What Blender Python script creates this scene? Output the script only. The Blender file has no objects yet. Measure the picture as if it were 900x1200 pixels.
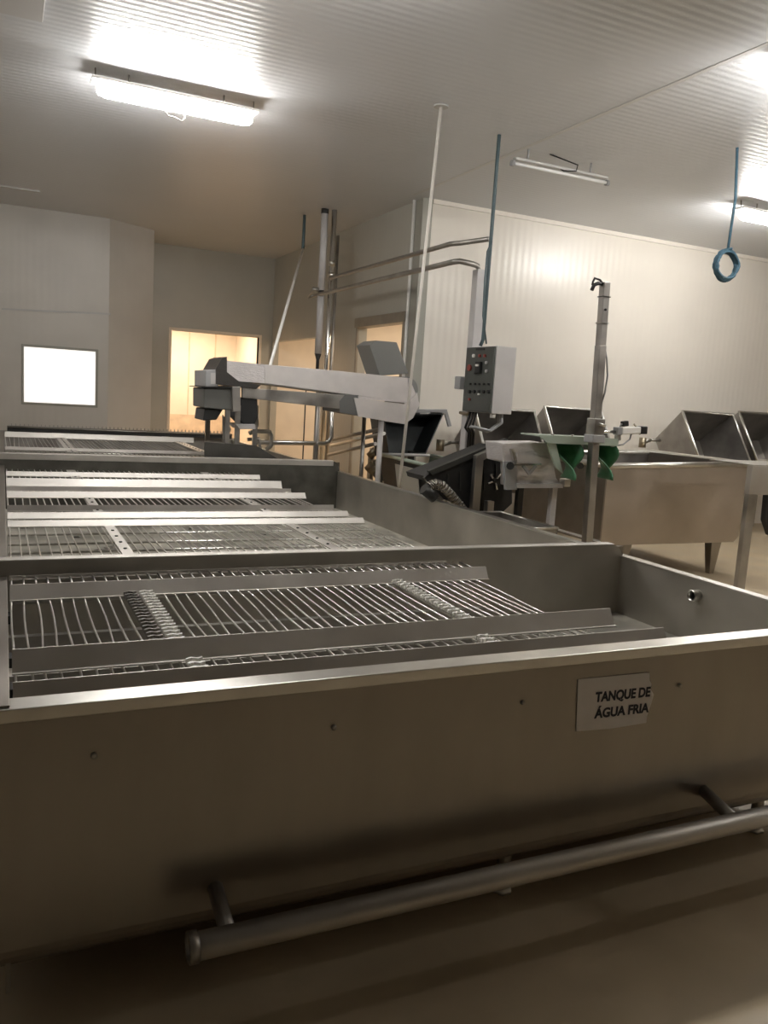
import bpy, bmesh, math, random
from mathutils import Vector, Matrix
random.seed(7)
S = bpy.context.scene
COL = S.collection
H = 1.65
F, CX, CY = 956.0, 450.0, 600.0

# ------------------------------------------------------------------ camera
_a = Vector((3 - CX, -(435 - CY), -F)).normalized()
_c = Vector((2500 - CX, -(590 - CY), -F)); _c = (_c - _a * _a.dot(_c)).normalized()
_u = _c.cross(_a)
RM = Matrix((_c, _a, _u))
cd = bpy.data.cameras.new('camera'); cam = bpy.data.objects.new('camera', cd); COL.objects.link(cam)
cd.sensor_fit = 'VERTICAL'; cd.sensor_height = 36; cd.sensor_width = 27; cd.lens = F / 1200 * 36
cd.clip_start = .05; cd.clip_end = 100
cam.matrix_world = Matrix.Translation((0, 0, H)) @ RM.to_4x4()
S.camera = cam
# ------------------------------------------------------------------ world, view
w = bpy.data.worlds.new('world'); S.world = w; w.use_nodes = True
w.node_tree.nodes['Background'].inputs[0].default_value = (.8, .85, .9, 1)
w.node_tree.nodes['Background'].inputs[1].default_value = .0
S.view_settings.view_transform = 'Standard'; S.view_settings.look = 'None'
S.view_settings.gamma = 1; S.view_settings.use_curve_mapping = False
S.view_settings.exposure = 0.56
LAMP_E = 62.0                      # radiance of a lit lamp tube
LAMP_C = (1.0, .98, .945)

def ray(x, y): return RM @ Vector((x - CX, -(y - CY), -F))
def Yp(x, y, Y): d = ray(x, y); return Vector((0, 0, H)) + d * (Y / d.y)
def Xp(x, y, X): d = ray(x, y); return Vector((0, 0, H)) + d * (X / d.x)
def Zp(x, y, Z): d = ray(x, y); return Vector((0, 0, H)) + d * ((Z - H) / d.z)

# ------------------------------------------------------------------ materials
MATS = {}
def mat(name, col, rough=.5, metal=0., noise=0., nscale=6., bump=0., bscale=40., emit=None, estr=0.,
        ribs=None, rough_var=0., stretch=(1, 1, 1), alpha=1., trans=0., spec=.5, col2=None, coat=0.):
    if name in MATS: return MATS[name]
    m = bpy.data.materials.new(name); m.use_nodes = True; MATS[name] = m
    nt = m.node_tree; N = nt.nodes; L = nt.links
    b = N['Principled BSDF']
    b.inputs['Base Color'].default_value = (*col, 1); b.inputs['Roughness'].default_value = rough
    b.inputs['Metallic'].default_value = metal; b.inputs['Specular IOR Level'].default_value = spec
    b.inputs['Coat Weight'].default_value = coat
    if alpha < 1: b.inputs['Alpha'].default_value = alpha
    if trans: b.inputs['Transmission Weight'].default_value = trans
    if emit: b.inputs['Emission Color'].default_value = (*emit, 1); b.inputs['Emission Strength'].default_value = estr
    tc = N.new('ShaderNodeTexCoord'); mp = N.new('ShaderNodeMapping')
    geo = N.new('ShaderNodeNewGeometry')
    L.new(geo.outputs['Position'], mp.inputs['Vector']); mp.inputs['Scale'].default_value = stretch
    if noise or rough_var:
        n = N.new('ShaderNodeTexNoise'); n.inputs['Scale'].default_value = nscale; n.inputs['Detail'].default_value = 6
        L.new(mp.outputs[0], n.inputs['Vector'])
    if noise:
        r = N.new('ShaderNodeValToRGB'); L.new(n.outputs[0], r.inputs[0])
        r.color_ramp.elements[0].position = .3; r.color_ramp.elements[1].position = .7
        c0 = [c * (1 - noise) for c in col]; c1 = [min(1, c * (1 + noise)) for c in col]
        if col2: c0 = list(col2); c1 = list(col)
        r.color_ramp.elements[0].color = (*c0, 1); r.color_ramp.elements[1].color = (*c1, 1)
        L.new(r.outputs[0], b.inputs['Base Color'])
    if rough_var:
        mr = N.new('ShaderNodeMapRange'); L.new(n.outputs[0], mr.inputs[0])
        mr.inputs[1].default_value = .3; mr.inputs[2].default_value = .7
        mr.inputs[3].default_value = max(.02, rough - rough_var); mr.inputs[4].default_value = min(1, rough + rough_var)
        L.new(mr.outputs[0], b.inputs['Roughness'])
    hsrc = None
    if ribs:                                    # ribs = (axis, ribs per metre, strength)
        wv = N.new('ShaderNodeTexWave'); wv.wave_type = 'BANDS'; wv.bands_direction = ribs[0]
        wv.wave_profile = 'SIN'; wv.inputs['Scale'].default_value = ribs[1] * .314; wv.inputs['Distortion'].default_value = 0
        L.new(geo.outputs['Position'], wv.inputs['Vector'])
        bp = N.new('ShaderNodeBump'); bp.inputs['Strength'].default_value = ribs[2]; bp.inputs['Distance'].default_value = .01
        L.new(wv.outputs['Fac'], bp.inputs['Height']); hsrc = bp
        L.new(bp.outputs[0], b.inputs['Normal'])
    if bump:
        n2 = N.new('ShaderNodeTexNoise'); n2.inputs['Scale'].default_value = bscale; n2.inputs['Detail'].default_value = 4
        L.new(mp.outputs[0], n2.inputs['Vector'])
        bp = N.new('ShaderNodeBump'); bp.inputs['Strength'].default_value = bump; bp.inputs['Distance'].default_value = .01
        L.new(n2.outputs[0], bp.inputs['Height'])
        if hsrc: L.new(hsrc.outputs[0], bp.inputs['Normal'])
        L.new(bp.outputs[0], b.inputs['Normal'])
    return m
STEEL = mat('brushed_steel', (.34, .312, .28), .36, 1., noise=.14, nscale=3, rough_var=.07, stretch=(1, 1, .3))
INNER = mat('inner_steel', (.52, .49, .44), .52, 1., noise=.15, nscale=3, rough_var=.08)
STEEL_D = mat('dull_steel', (.42, .40, .37), .45, 1., noise=.2, nscale=5, rough_var=.1)
STEEL_B = mat('bright_steel', (.68, .66, .62), .28, 1., noise=.08, nscale=8)
STEEL_S = mat('satin_steel', (.62, .59, .55), .5, 1., noise=.1, nscale=4, rough_var=.06)
BOTTOM = mat('stained_steel', (.40, .38, .33), .4, .3, noise=.5, nscale=5, rough_var=.15, bump=.1, bscale=6)
CHROME = mat('chrome', (.8, .79, .77), .14, 1.)
WHITEP = mat('white_plastic', (.78, .76, .72), .4)
GREYP = mat('grey_paint', (.33, .33, .33), .4, noise=.06)
PANELG = mat('panel_grey', (.065, .07, .063), .42, noise=.08)
LIGHTG = mat('light_grey_paint', (.50, .48, .47), .4, noise=.05)
DARK = mat('dark_metal', (.035, .034, .032), .45, .3, noise=.3)
BLACK = mat('black_rubber', (.015, .015, .015), .5)
GREEN = mat('green_plastic', (.055, .19, .09), .35, noise=.2, nscale=9)
GREENISH = mat('pale_green_plastic', (.36, .42, .35), .45)
BLUE = mat('blue_rope', (.06, .13, .18), .6, noise=.2, nscale=60)
TEAL = mat('teal_conduit', (.07, .105, .115), .5)
RED = mat('red_plastic', (.26, .045, .035), .35)
YELLOW = mat('yellow_plastic', (.6, .42, .05), .4)
PAPER = mat('paper', (.86, .82, .80), .7, noise=.04, nscale=12)
INK = mat('ink', (.03, .03, .045), .6)
FOIL = mat('crinkled_film', (.70, .66, .65), .42, .35, bump=.5, bscale=30, noise=.08, stretch=(1, 1, 3))
COVER = mat('plastic_cover', (.68, .64, .62), .5, .2, noise=.06, bump=.05, bscale=6)
WALLR = mat('white_wall_panel', (.80, .75, .67), .28, ribs=('X', 10, .12), noise=.03, nscale=1.2)
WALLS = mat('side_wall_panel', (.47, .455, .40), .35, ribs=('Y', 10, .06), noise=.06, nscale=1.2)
WALLF = mat('grey_wall_panel', (.60, .57, .52), .4, ribs=('X', 10, .05), noise=.07, nscale=1.1)
WALLK = mat('rear_wall_panel', (.09, .08, .07), .5, noise=.05)
CEIL = mat('ceiling_panel', (.64, .65, .67), .36, ribs=('Y', 13, .16), noise=.02, nscale=1.)
FLOOR = mat('floor_coating', (.56, .455, .31), .42, noise=.10, nscale=2.2, rough_var=.12, bump=.06, bscale=60)
ROOM = mat('lit_room_panel', (.85, .75, .62), .5, noise=.06, nscale=2.5)
ROOM2 = mat('lit_room_dado', (.72, .57, .42), .5, noise=.15, nscale=6)
FRAMEM = mat('door_frame', (.33, .29, .23), .45, noise=.1)
GLOW = mat('lamp_tube', (1, 1, 1), .4, emit=LAMP_C, estr=LAMP_E)
PANE = mat('lit_window_pane', (.9, .88, .85), .3, emit=(1, .95, .90), estr=.62)
GLASS = mat('clear_cover', (.9, .9, .9), .12, trans=.85)
TRIM = mat('corner_trim', (.36, .35, .30), .4)
SEAM = mat('seam_strip', (.50, .49, .47), .35)
SEAMC = mat('ceiling_seam', (.60, .59, .58), .3)
CHAIN = mat('chain_plastic', (.92, .89, .84), .4, noise=.1, nscale=30)
BOTTLE = mat('brass_valve', (.35, .30, .22), .35, .8)

# ------------------------------------------------------------------ mesh helpers
class MB:
    def __init__(s): s.v = []; s.f = []; s.sm = []
    def _add(s, vs, fs, smooth=False):
        o = len(s.v); s.v += [Vector(v) for v in vs]
        for f in fs: s.f.append([i + o for i in f]); s.sm.append(smooth)
        return s
    def box(s, x0, x1, y0, y1, z0, z1):
        vs = [(x, y, z) for z in (z0, z1) for y in (y0, y1) for x in (x0, x1)]
        return s._add(vs, [(0, 2, 3, 1), (4, 5, 7, 6), (0, 1, 5, 4), (2, 6, 7, 3), (0, 4, 6, 2), (1, 3, 7, 5)])
    def hexa(s, p):                               # 8 corners: bottom ring 4, top ring 4
        return s._add(p, [(0, 3, 2, 1), (4, 5, 6, 7), (0, 1, 5, 4), (1, 2, 6, 5), (2, 3, 7, 6), (3, 0, 4, 7)])
    def prism(s, pts, off):                       # polygon extruded along the vector off
        n = len(pts); off = Vector(off); a = [Vector(p) for p in pts]
        return s._add(a + [p + off for p in a], [tuple(range(n))[::-1], tuple(range(n, 2 * n))] +
                      [(i, (i + 1) % n, (i + 1) % n + n, i + n) for i in range(n)])
    def bar(s, a, b, wx, wy=None, up=(0, 0, 1)):  # rectangular bar between two points
        a = Vector(a); b = Vector(b); wy = wy or wx; d = (b - a).normalized()
        r = d.cross(Vector(up))
        if r.length < 1e-4: r = Vector((1, 0, 0))
        r.normalize(); u = r.cross(d)
        q = [(-1, -1), (1, -1), (1, 1), (-1, 1)]
        return s.hexa([a + r * (i * wx / 2) + u * (j * wy / 2) for i, j in q] + [b + r * (i * wx / 2) + u * (j * wy / 2) for i, j in q])
    def tube(s, pts, r, n=8, closed=False, cap=True):
        P = [Vector(p) for p in pts]; m = len(P); rs = r if isinstance(r, (list, tuple)) else [r] * m
        rings = []; ref = None
        for i in range(m):
            if closed: d = (P[(i + 1) % m] - P[i - 1]).normalized()
            elif i == 0: d = (P[1] - P[0]).normalized()
            elif i == m - 1: d = (P[-1] - P[-2]).normalized()
            else: d = ((P[i + 1] - P[i]).normalized() + (P[i] - P[i - 1]).normalized()).normalized()
            if ref is None:
                ref = Vector((0, 0, 1)) if abs(d.z) < .9 else Vector((1, 0, 0))
            ref = (ref - d * ref.dot(d)).normalized(); q = d.cross(ref)
            rings.append([P[i] + (ref * math.cos(t) + q * math.sin(t)) * rs[i] for t in [2 * math.pi * k / n for k in range(n)]])
        vs = [v for rg in rings for v in rg]; fs = []
        for i in range(m if closed else m - 1):
            j = (i + 1) % m
            for k in range(n):
                l = (k + 1) % n; fs.append((i * n + k, i * n + l, j * n + l, j * n + k))
        s._add(vs, fs, True)
        if cap and not closed:
            o = len(s.v) - m * n
            s.f.append([o + k for k in range(n)][::-1]); s.sm.append(False)
            s.f.append([o + (m - 1) * n + k for k in range(n)]); s.sm.append(False)
        return s
    def pipe(s, a, b, ro, ri, n=20):              # open ended hollow pipe
        a = Vector(a); b = Vector(b); d = (b - a).normalized()
        ref = Vector((0, 0, 1)) if abs(d.z) < .9 else Vector((1, 0, 0)); ref = (ref - d * ref.dot(d)).normalized(); q = d.cross(ref)
        vs = []
        for c, r in ((a, ro), (b, ro), (b, ri), (a, ri)):
            vs += [c + (ref * math.cos(2 * math.pi * k / n) + q * math.sin(2 * math.pi * k / n)) * r for k in range(n)]
        return s._add(vs, [(i * n + k, i * n + (k + 1) % n, ((i + 1) % 4) * n + (k + 1) % n, ((i + 1) % 4) * n + k) for i in range(4) for k in range(n)], True)
    def sheet(s, rows, th):                       # grid of points given thickness along its normals
        R, C = len(rows), len(rows[0]); g = [[Vector(p) for p in r] for r in rows]
        nr = []
        for i in range(R):
            row = []
            for j in range(C):
                du = g[min(i + 1, R - 1)][j] - g[max(i - 1, 0)][j]; dv = g[i][min(j + 1, C - 1)] - g[i][max(j - 1, 0)]
                row.append(du.cross(dv).normalized() * th)
            nr.append(row)
        top = [p for r in g for p in r]; bot = [g[i][j] + nr[i][j] for i in range(R) for j in range(C)]
        K = R * C; fs = []
        for i in range(R - 1):
            for j in range(C - 1):
                a, b, c, d = i * C + j, i * C + j + 1, (i + 1) * C + j + 1, (i + 1) * C + j
                fs.append((a, b, c, d)); fs.append((d + K, c + K, b + K, a + K))
        ed = [(j, j + 1) for j in range(C - 1)] + [(i * C + C - 1, (i + 1) * C + C - 1) for i in range(R - 1)] + \
             [((R - 1) * C + j + 1, (R - 1) * C + j) for j in range(C - 1)][::-1] + [((i + 1) * C, i * C) for i in range(R - 1)]
        for a, b in ed: fs.append((b, a, a + K, b + K))
        return s._add(top + bot, fs, True)
    def build(s, name, m, parent=None, bevel=0., seg=2, origin=None):
        o0 = Vector(parent_loc(parent)) if parent else (Vector(origin) if origin is not None else Vector((0, 0, 0)))
        me = bpy.data.meshes.new(name); me.from_pydata([v - o0 for v in s.v], [], s.f)
        me.polygons.foreach_set('use_smooth', s.sm); me.materials.append(m)
        bm = bmesh.new(); bm.from_mesh(me); bmesh.ops.recalc_face_normals(bm, faces=bm.faces); bm.to_mesh(me); bm.free()
        me.update()
        o = bpy.data.objects.new(name, me); COL.objects.link(o)
        if parent: o.parent = parent
        elif origin is not None: o.location = origin
        if bevel:
            md = o.modifiers.new('bevel', 'BEVEL'); md.width = bevel; md.segments = seg; md.limit_method = 'ANGLE'; md.angle_limit = math.radians(40)
        return o
def parent_loc(p):
    v = Vector((0, 0, 0))
    while p: v += Vector(p.location); p = p.parent
    return v
def thing(name, label, cat, loc=(0, 0, 0), group=None):
    o = bpy.data.objects.new(name, None); COL.objects.link(o); o.location = loc; o.empty_display_size = .2
    o['label'] = label; o['category'] = cat
    if group: o['group'] = group
    return o
def tag(o, label, cat, group=None):
    o['label'] = label; o['category'] = cat
    if group: o['group'] = group
    return o
def struct(mb, name, m, label=None, bevel=0.):
    o = mb.build(name, m, bevel=bevel); o['kind'] = 'structure'
    if label: o['label'] = label
    return o
def copy_tree(o, parent=None):
    c = o.copy(); COL.objects.link(c); c.parent = parent
    for ch in list(o.children): copy_tree(ch, c)
    return c
def arc(c, r, a0, a1, n, ax=('y', 'z')):
    out = []
    for i in range(n + 1):
        t = math.radians(a0 + (a1 - a0) * i / n); v = Vector(c)
        setattr(v, ax[0], getattr(v, ax[0]) + r * math.cos(t)); setattr(v, ax[1], getattr(v, ax[1]) + r * math.sin(t)); out.append(v)
    return out

# ------------------------------------------------------------------ the room
ZC = 4.0
YB, YW, YR = 13.3, 9.08, 15.0          # grey wall, white wall, recess wall
XS = 4.56                              # side wall of the recess
struct(MB().box(-1.6, 14.1, -4.1, 19, -.1, 0), 'floor', FLOOR, 'beige coated floor')
struct(MB().box(-1.6, 14.1, -4.1, 19, ZC, ZC + .1), 'ceiling', CEIL, 'glossy white ribbed ceiling')
struct(MB().box(-1.6, -1.5, 5, YB + .12, 0, ZC), 'wall_left', WALLF)
struct(MB().box(-1.6, -1.5, -4, 5, 0, ZC), 'wall_near_left', WALLK)
struct(MB().box(14, 14.1, -4, YW + .12, 0, ZC), 'wall_right', WALLR)
struct(MB().box(-1.6, 14.1, -4.1, -4, 0, ZC), 'wall_rear', WALLK)
struct(MB().box(XS + .12, 14.1, YW, YW + .12, 0, ZC), 'wall_front', WALLR, 'glossy white panel wall')
# grey wall on the left with its window
wx0, wx1 = Yp(28, 440, YB).x, Yp(112, 440, YB).x; wz0, wz1 = Yp(70, 473, YB).z, Yp(70, 409, YB).z
xe = Zp(130, 255, ZC).x
gw = MB(); gw.box(-1.5, wx0, YB, YB + .12, 0, ZC); gw.box(wx1, xe, YB, YB + .12, 0, ZC)
gw.box(wx0, wx1, YB, YB + .12, 0, wz0); gw.box(wx0, wx1, YB, YB + .12, wz1, ZC)
struct(gw, 'wall_far', WALLF, 'grey panel wall with a small window')
wf = MB(); e = .035
for a in ((wx0 - e, wx1 + e, wz0 - e, wz0), (wx0 - e, wx1 + e, wz1, wz1 + e), (wx0 - e, wx0, wz0, wz1), (wx1, wx1 + e, wz0, wz1)):
    wf.box(a[0], a[1], YB - .012, YB + .06, a[2], a[3])
win = struct(wf, 'window_1', TRIM, 'lit rectangular window in the grey wall', .004)
MB().box(wx0, wx1, YB + .03, YB + .045, wz0, wz1).build('pane', PANE, win)
pa = Vector((xe, YB, 0)); q = Zp(181, 270, ZC); pb = Vector((q.x, q.y, 0))
struct(MB().prism([pa, pb, pb + Vector((-.05, .12, 0)), pa + Vector((-.05, .12, 0))], (0, 0, ZC)), 'wall_angled', WALLF)
struct(MB().box(pb.x - .12, pb.x, pb.y, YR, 0, ZC), 'wall_recess', WALLF)
# wainscot joint on the grey wall
struct(MB().prism([Yp(2, 361, YB), Yp(130, 367, YB), Yp(130, 369, YB), Yp(2, 363, YB)], (0, -.008, 0)), 'trim_1', SEAM)
# recess wall with a doorway
dx0, dx1, dzt = Yp(200, 440, YR).x, Yp(302, 440, YR).x, Yp(250, 391, YR).z
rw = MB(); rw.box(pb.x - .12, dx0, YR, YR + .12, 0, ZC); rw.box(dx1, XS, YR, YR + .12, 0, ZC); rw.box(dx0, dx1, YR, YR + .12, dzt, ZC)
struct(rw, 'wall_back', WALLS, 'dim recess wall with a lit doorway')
# side wall of the recess, two openings
o1 = (Xp(470, 440, XS).y, Xp(418, 440, XS).y, Xp(444, 377, XS).z)
o2 = (Xp(371, 440, XS).y, YR - .06, Xp(345, 398, XS).z)
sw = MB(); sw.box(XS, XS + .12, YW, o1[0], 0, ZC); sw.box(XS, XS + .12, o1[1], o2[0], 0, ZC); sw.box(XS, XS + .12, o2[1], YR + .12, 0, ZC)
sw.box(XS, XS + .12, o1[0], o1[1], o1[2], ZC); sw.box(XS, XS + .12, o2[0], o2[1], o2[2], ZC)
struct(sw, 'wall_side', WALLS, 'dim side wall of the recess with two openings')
df = MB(); df.box(XS - .03, XS, o1[0] - .07, o1[0], 0, o1[2] + .08); df.box(XS - .03, XS, o1[1], o1[1] + .05, 0, o1[2] + .08)
df.box(XS - .05, XS + .12, o1[0] - .07, o1[1] + .07, o1[2] - .05, o1[2] + .08)
struct(df, 'door_1', FRAMEM, 'brown frame of the open side doorway', .005)
fr = MB(); fr.box(dx0 - .05, dx0, YR - .01, YR + .13, 0, dzt + .05); fr.box(dx1, dx1 + .05, YR - .01, YR + .13, 0, dzt + .05); fr.box(dx0, dx1, YR - .01, YR + .13, dzt, dzt + .05)
struct(fr, 'door_2', ROOM, 'cream frame of the lit doorway', .005)
# lit rooms behind the openings
struct(MB().box(2.0, XS, 17.6, 17.7, 0, 3), 'wall_room_back', ROOM)
struct(MB().box(1.95, 2.0, YR + .12, 17.7, 0, 3), 'wall_room_left', ROOM)
struct(MB().box(XS, XS + .08, YR + .12, 17.7, 0, 3), 'wall_room_right', ROOM)
struct(MB().box(1.95, XS + .08, YR + .12, 17.7, 3, 3.08), 'ceiling_room', ROOM)
struct(MB().box(2.0, XS, 17.585, 17.6, 0, .98), 'trim_2', ROOM2, 'stained lower wall of the lit room')
for x in (2.95, 3.55, 4.1): struct(MB().box(x, x + .02, 17.585, 17.6, .98, 3), 'trim_3', ROOM2)
struct(MB().box(7.4, 7.48, YW + .12, 15.3, 0, 3), 'wall_store_back', ROOM)
struct(MB().box(XS + .12, 7.48, 15.12, 15.2, 0, 3), 'wall_store_end', ROOM)
struct(MB().box(XS + .12, 7.48, 11.7, 11.78, 0, 3), 'wall_store_middle', ROOM)
struct(MB().box(XS + .12, 7.48, YW + .12, 15.2, 3, 3.08), 'ceiling_store', ROOM)
def area(name, loc, sx, sy, W, c, rot=(0, 0, 0), parent=None):
    l = bpy.data.lights.new(name, 'AREA'); l.shape = 'RECTANGLE'; l.size = sx; l.size_y = sy; l.energy = W; l.color = c
    o = bpy.data.objects.new(name, l); COL.objects.link(o); o.location = Vector(loc) - parent_loc(parent); o.rotation_euler = rot
    if parent: o.parent = parent
    return o
WARM = (1, .84, .66)
area('room_light', (3.3, 16.4, 2.9), 1.2, .3, 46, WARM)
area('store_light', (6, 13.4, 2.9), 1.2, .3, 26, WARM)
area('store_light', (6, 10.4, 2.9), 1.2, .3, 24, WARM)
# corner trim and conduit on the recess side wall, ceiling cove, ceiling seams
struct(MB().box(XS - .012, XS + .12, YW - .012, YW + .2, 0, ZC), 'trim_4', TRIM, 'grey corner trim', .004)
struct(MB().box(XS + .12, 14, YW - .03, YW, ZC - .05, ZC), 'trim_5', WALLR)
a = Zp(860, 68, ZC); struct(MB().box(a.x - .02, a.x + .02, -4, YW - .05, ZC - .004, ZC), 'trim_6', SEAMC)
a = Zp(0, 217, ZC); struct(MB().box(-1.4, .45, a.y - .03, a.y + .03, ZC - .02, ZC), 'trim_7', SEAM)
a = Zp(50, 21, ZC); struct(MB().box(-1.2, a.x, 3.2, a.y, ZC - .03, ZC), 'trim_8', SEAMC, 'flat hatch on the ceiling', .004)
cw = MB(); y0 = Xp(487, 260, XS).y
cw.tube([(XS - .03, y0, .0), (XS - .03, y0, ZC)], .022, 8)
tag(cw.build('wall_conduit', WHITEP), 'white vertical conduit on the side wall beside the corner trim', 'conduit')

# ------------------------------------------------------------------ ceiling lamps
def lamp(x0, x1, y, lit, label, name='ceiling_lamp', group=None):
    z = ZC - .15; xc = (x0 + x1) / 2
    t = thing(name, label, 'lamp', (xc, y, ZC), group)
    if lit:
        mb = MB(); n = 16; rings = []
        for x, r in ((x0 + .01, .02), (x0 + .03, .04), (x0 + .08, .052), (x1 - .08, .052), (x1 - .03, .04), (x1 - .01, .02)): rings.append((x, r))
        mb.tube([(x, y, z) for x, r in rings], [r for x, r in rings], 14); mb.build('diffuser', GLOW, t)
        mb = MB(); mb.box(x0 - .03, x1 + .03, y - .085, y + .085, z + .052, z + .075); mb.build('housing', WHITEP, t, .006)
        for x in (x0 + .25, x1 - .25):
            MB().tube([(x, y, z + .07), (x, y, ZC)], .008, 8).build('hanger', STEEL_D, t)
        xm = xc - .03
        MB().tube([(xm - .07, y - .05, z - .02), (xm - .07, y - .06, z - .09), (xm - .05, y - .06, z - .11), (xm, y - .06, z - .112), (xm + .06, y - .06, z - .13), (xm + .08, y - .06, z - .11), (xm + .08, y - .05, z - .02)], .005, 6).build('wire_clip', STEEL_D, t)
        for x in (x0, x1): MB().tube([(x, y, z + .03), (x, y - .01, z + .08), (x, y, ZC)], .006, 6).build('end_clip', STEEL_D, t)
    else:
        MB().tube([(x0, y, z), (x1, y, z)], .016, 10).build('tube', mat('unlit_tube', (.85, .84, .82), .25), t)
        MB().box(x0, x1, y - .03, y + .03, z + .03, z + .055).build('housing', SEAM, t, .006)
        for x in (x0 - .03, x1): MB().tube([(x, y, z), (x + .03, y, z)], .028, 12).build('end_cap', GREYP, t)
        for x in (x0 + .15, x1 - .2): MB().tube([(x, y, z + .04), (x, y, ZC)], .01, 8).build('hanger', GREYP, t)
        xm = xc - .05
        MB().tube([(xm, y, z + .05), (xm + .06, y - .02, z + .02), (xm + .2, y - .03, z + .04), (xm + .22, y - .02, z + .1), (xm - .1, y, ZC)], .007, 6).build('cable', BLACK, t)
    return t
G = 'lit ceiling lamps'
p0 = Zp(110, 108, ZC - .15); p1 = Zp(300, 138, ZC - .15)
lamp(p0.x, p1.x, (p0.y + p1.y) / 2, True, 'glowing tubular lamp hung below the ceiling in front of the grey wall')
p0 = Zp(596, 194, ZC - .15); p1 = Zp(717, 212, ZC - .15)
lamp(p0.x, p1.x, (p0.y + p1.y) / 2, False, 'unlit bare fluorescent tube with a loose black cable on the ceiling')
lamp(4.55, 5.85, 4.0, True, 'glowing tubular lamp on the ceiling above the square mast and filling beam', group=G)
lamp(7.35, 8.65, 6.9, True, 'glowing tubular lamp on the ceiling near the blue rope coil', group=G)
lamp(.7, 2.0, 3.9, True, 'glowing tubular lamp on the ceiling above the cold water tank', group=G)
lamp(7.6, 8.9, 1.9, True, 'glowing tubular lamp on the ceiling beyond the steel work table', group=G)

# ------------------------------------------------------------------ water tanks
XL, XR, ZR = .012, 2.99, .875
def tank(y0, y1, label, front_z=ZR, nearest=False, ztop_back=None):
    t = thing('water_tank', label, 'tank', (1.5, (y0 + y1) / 2, 0), 'stainless water tanks in a row')
    # front panel rolled under into the belly
    prof = [(y0, front_z - .012), (y0, .25)] + [(y0 + .07 - .07 * math.cos(math.radians(a)), .25 - .07 * math.sin(math.radians(a))) for a in (15, 30, 45, 60, 75)] + [(y0 + .45, .14), (y0 + .9, .10)]
    inn = [(a + .012, b) if i < 2 else (a + .008, b + .01) for i, (a, b) in enumerate(prof)]
    xr = XR + .02
    MB().prism([(XL - .05, a, b) for a, b in prof + inn[::-1]], (xr - XL + .05, 0, 0)).build('front_panel', STEEL, t)
    if nearest:
        m = MB(); m.prism([(XL - .06, y0 - .012, front_z), (XL - .06, y0 - .012, front_z - .035), (XL - .06, y0 - .003, front_z - .035), (XL - .06, y0 - .003, front_z - .012),
                           (XL - .06, y0 + .055, front_z - .012), (XL - .06, y0 + .07, front_z - .006), (XL - .06, y0 + .06, front_z)], (XR + .11 - XL, 0, 0))
        m.build('front_rim', STEEL_B, t, .003)
    else:                                          # tall divider with a rounded shoulder at its right end
        pts = [(XL - .06, y0 - .006, .4), (XR + .02, y0 - .006, .4), (XR + .02, y0 - .006, ZR - .01)]
        pts += [(XR - .005, y0 - .006, front_z - .03), (XR - .03, y0 - .006, front_z - .01), (XR - .06, y0 - .006, front_z), (XL - .06, y0 - .006, front_z)]
        MB().prism(pts, (0, .006, 0)).build('divider_panel', INNER if y0 < 5 else mat('shaded_steel', (.12, .115, .10), .5, .8, noise=.3), t)  # furthest divider lies in shade; that shade is put into a darker steel colour
        m = MB(); m.box(XL - .06, XR - .05, y0 - .008, y0 + .05, front_z - .004, front_z + .004)
        if y0 > 5: m.box(XL - .06, XR - .05, y0 - .012, y0 - .008, front_z - .05, front_z)
        m.build('front_rim', STEEL_S, t, .003)
    MB().box(XR, XR + .012, y0 + .012, y1, .13, ZR - .004).build('right_panel', INNER, t)
    m = MB(); m.box(XR - .002, XR + .055, y0 + (.03 if nearest else .0), y1, ZR - .004, ZR + .004); m.box(XR + .047, XR + .055, y0, y1, ZR - .04, ZR)
    m.build('right_rim', STEEL_B, t, .002)
    MB().box(XL - .012, XL, y0 + .012, y1, .13, ZR).build('left_panel', STEEL_D, t)
    MB().box(XL - .06, XL, y0 + .0, y1, ZR, ZR + .006).build('left_rim', STEEL, t, .002)
    MB().box(XL, XR, y0 + .1, y1, *((.56, .57) if nearest else (.5, .51))).build('bottom_plate', BOTTOM, t)
    for x in (.45, 1.54, 2.75):
        for y in (y0 + (.13 if x > 1 else .5), y1 - .2):
            l = MB().tube([(x, y, .05), (x, y, .2)], .024, 10).build('leg', STEEL_D, t)
            MB().tube([(x, y, 0), (x, y, .012), (x, y, .013), (x, y, .05)], [.035, .035, .02, .02], 6).build('foot', STEEL_B, l)
    return t
t1 = tank(2.0, 3.335, 'stainless steel tank with the paper sign on its front', ZR, True)
t2 = tank(3.345, 7.45, 'long stainless steel tank between the signed tank and the furthest tank', .94)
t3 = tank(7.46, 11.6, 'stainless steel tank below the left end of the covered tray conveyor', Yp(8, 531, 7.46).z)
MB().prism([(XL - .06, 11.6, .13), (XR + .055, 11.6, .13), (XR + .055, 11.6, .9), (XL - .06, 11.6, .9)], (0, .012, 0)).build('back_panel', STEEL_D, t3)
for y in (7.72, 8.1): MB().box(XL, XR, y, y + .1, .87, .904).build('cross_beam', STEEL_D, t3)
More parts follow.
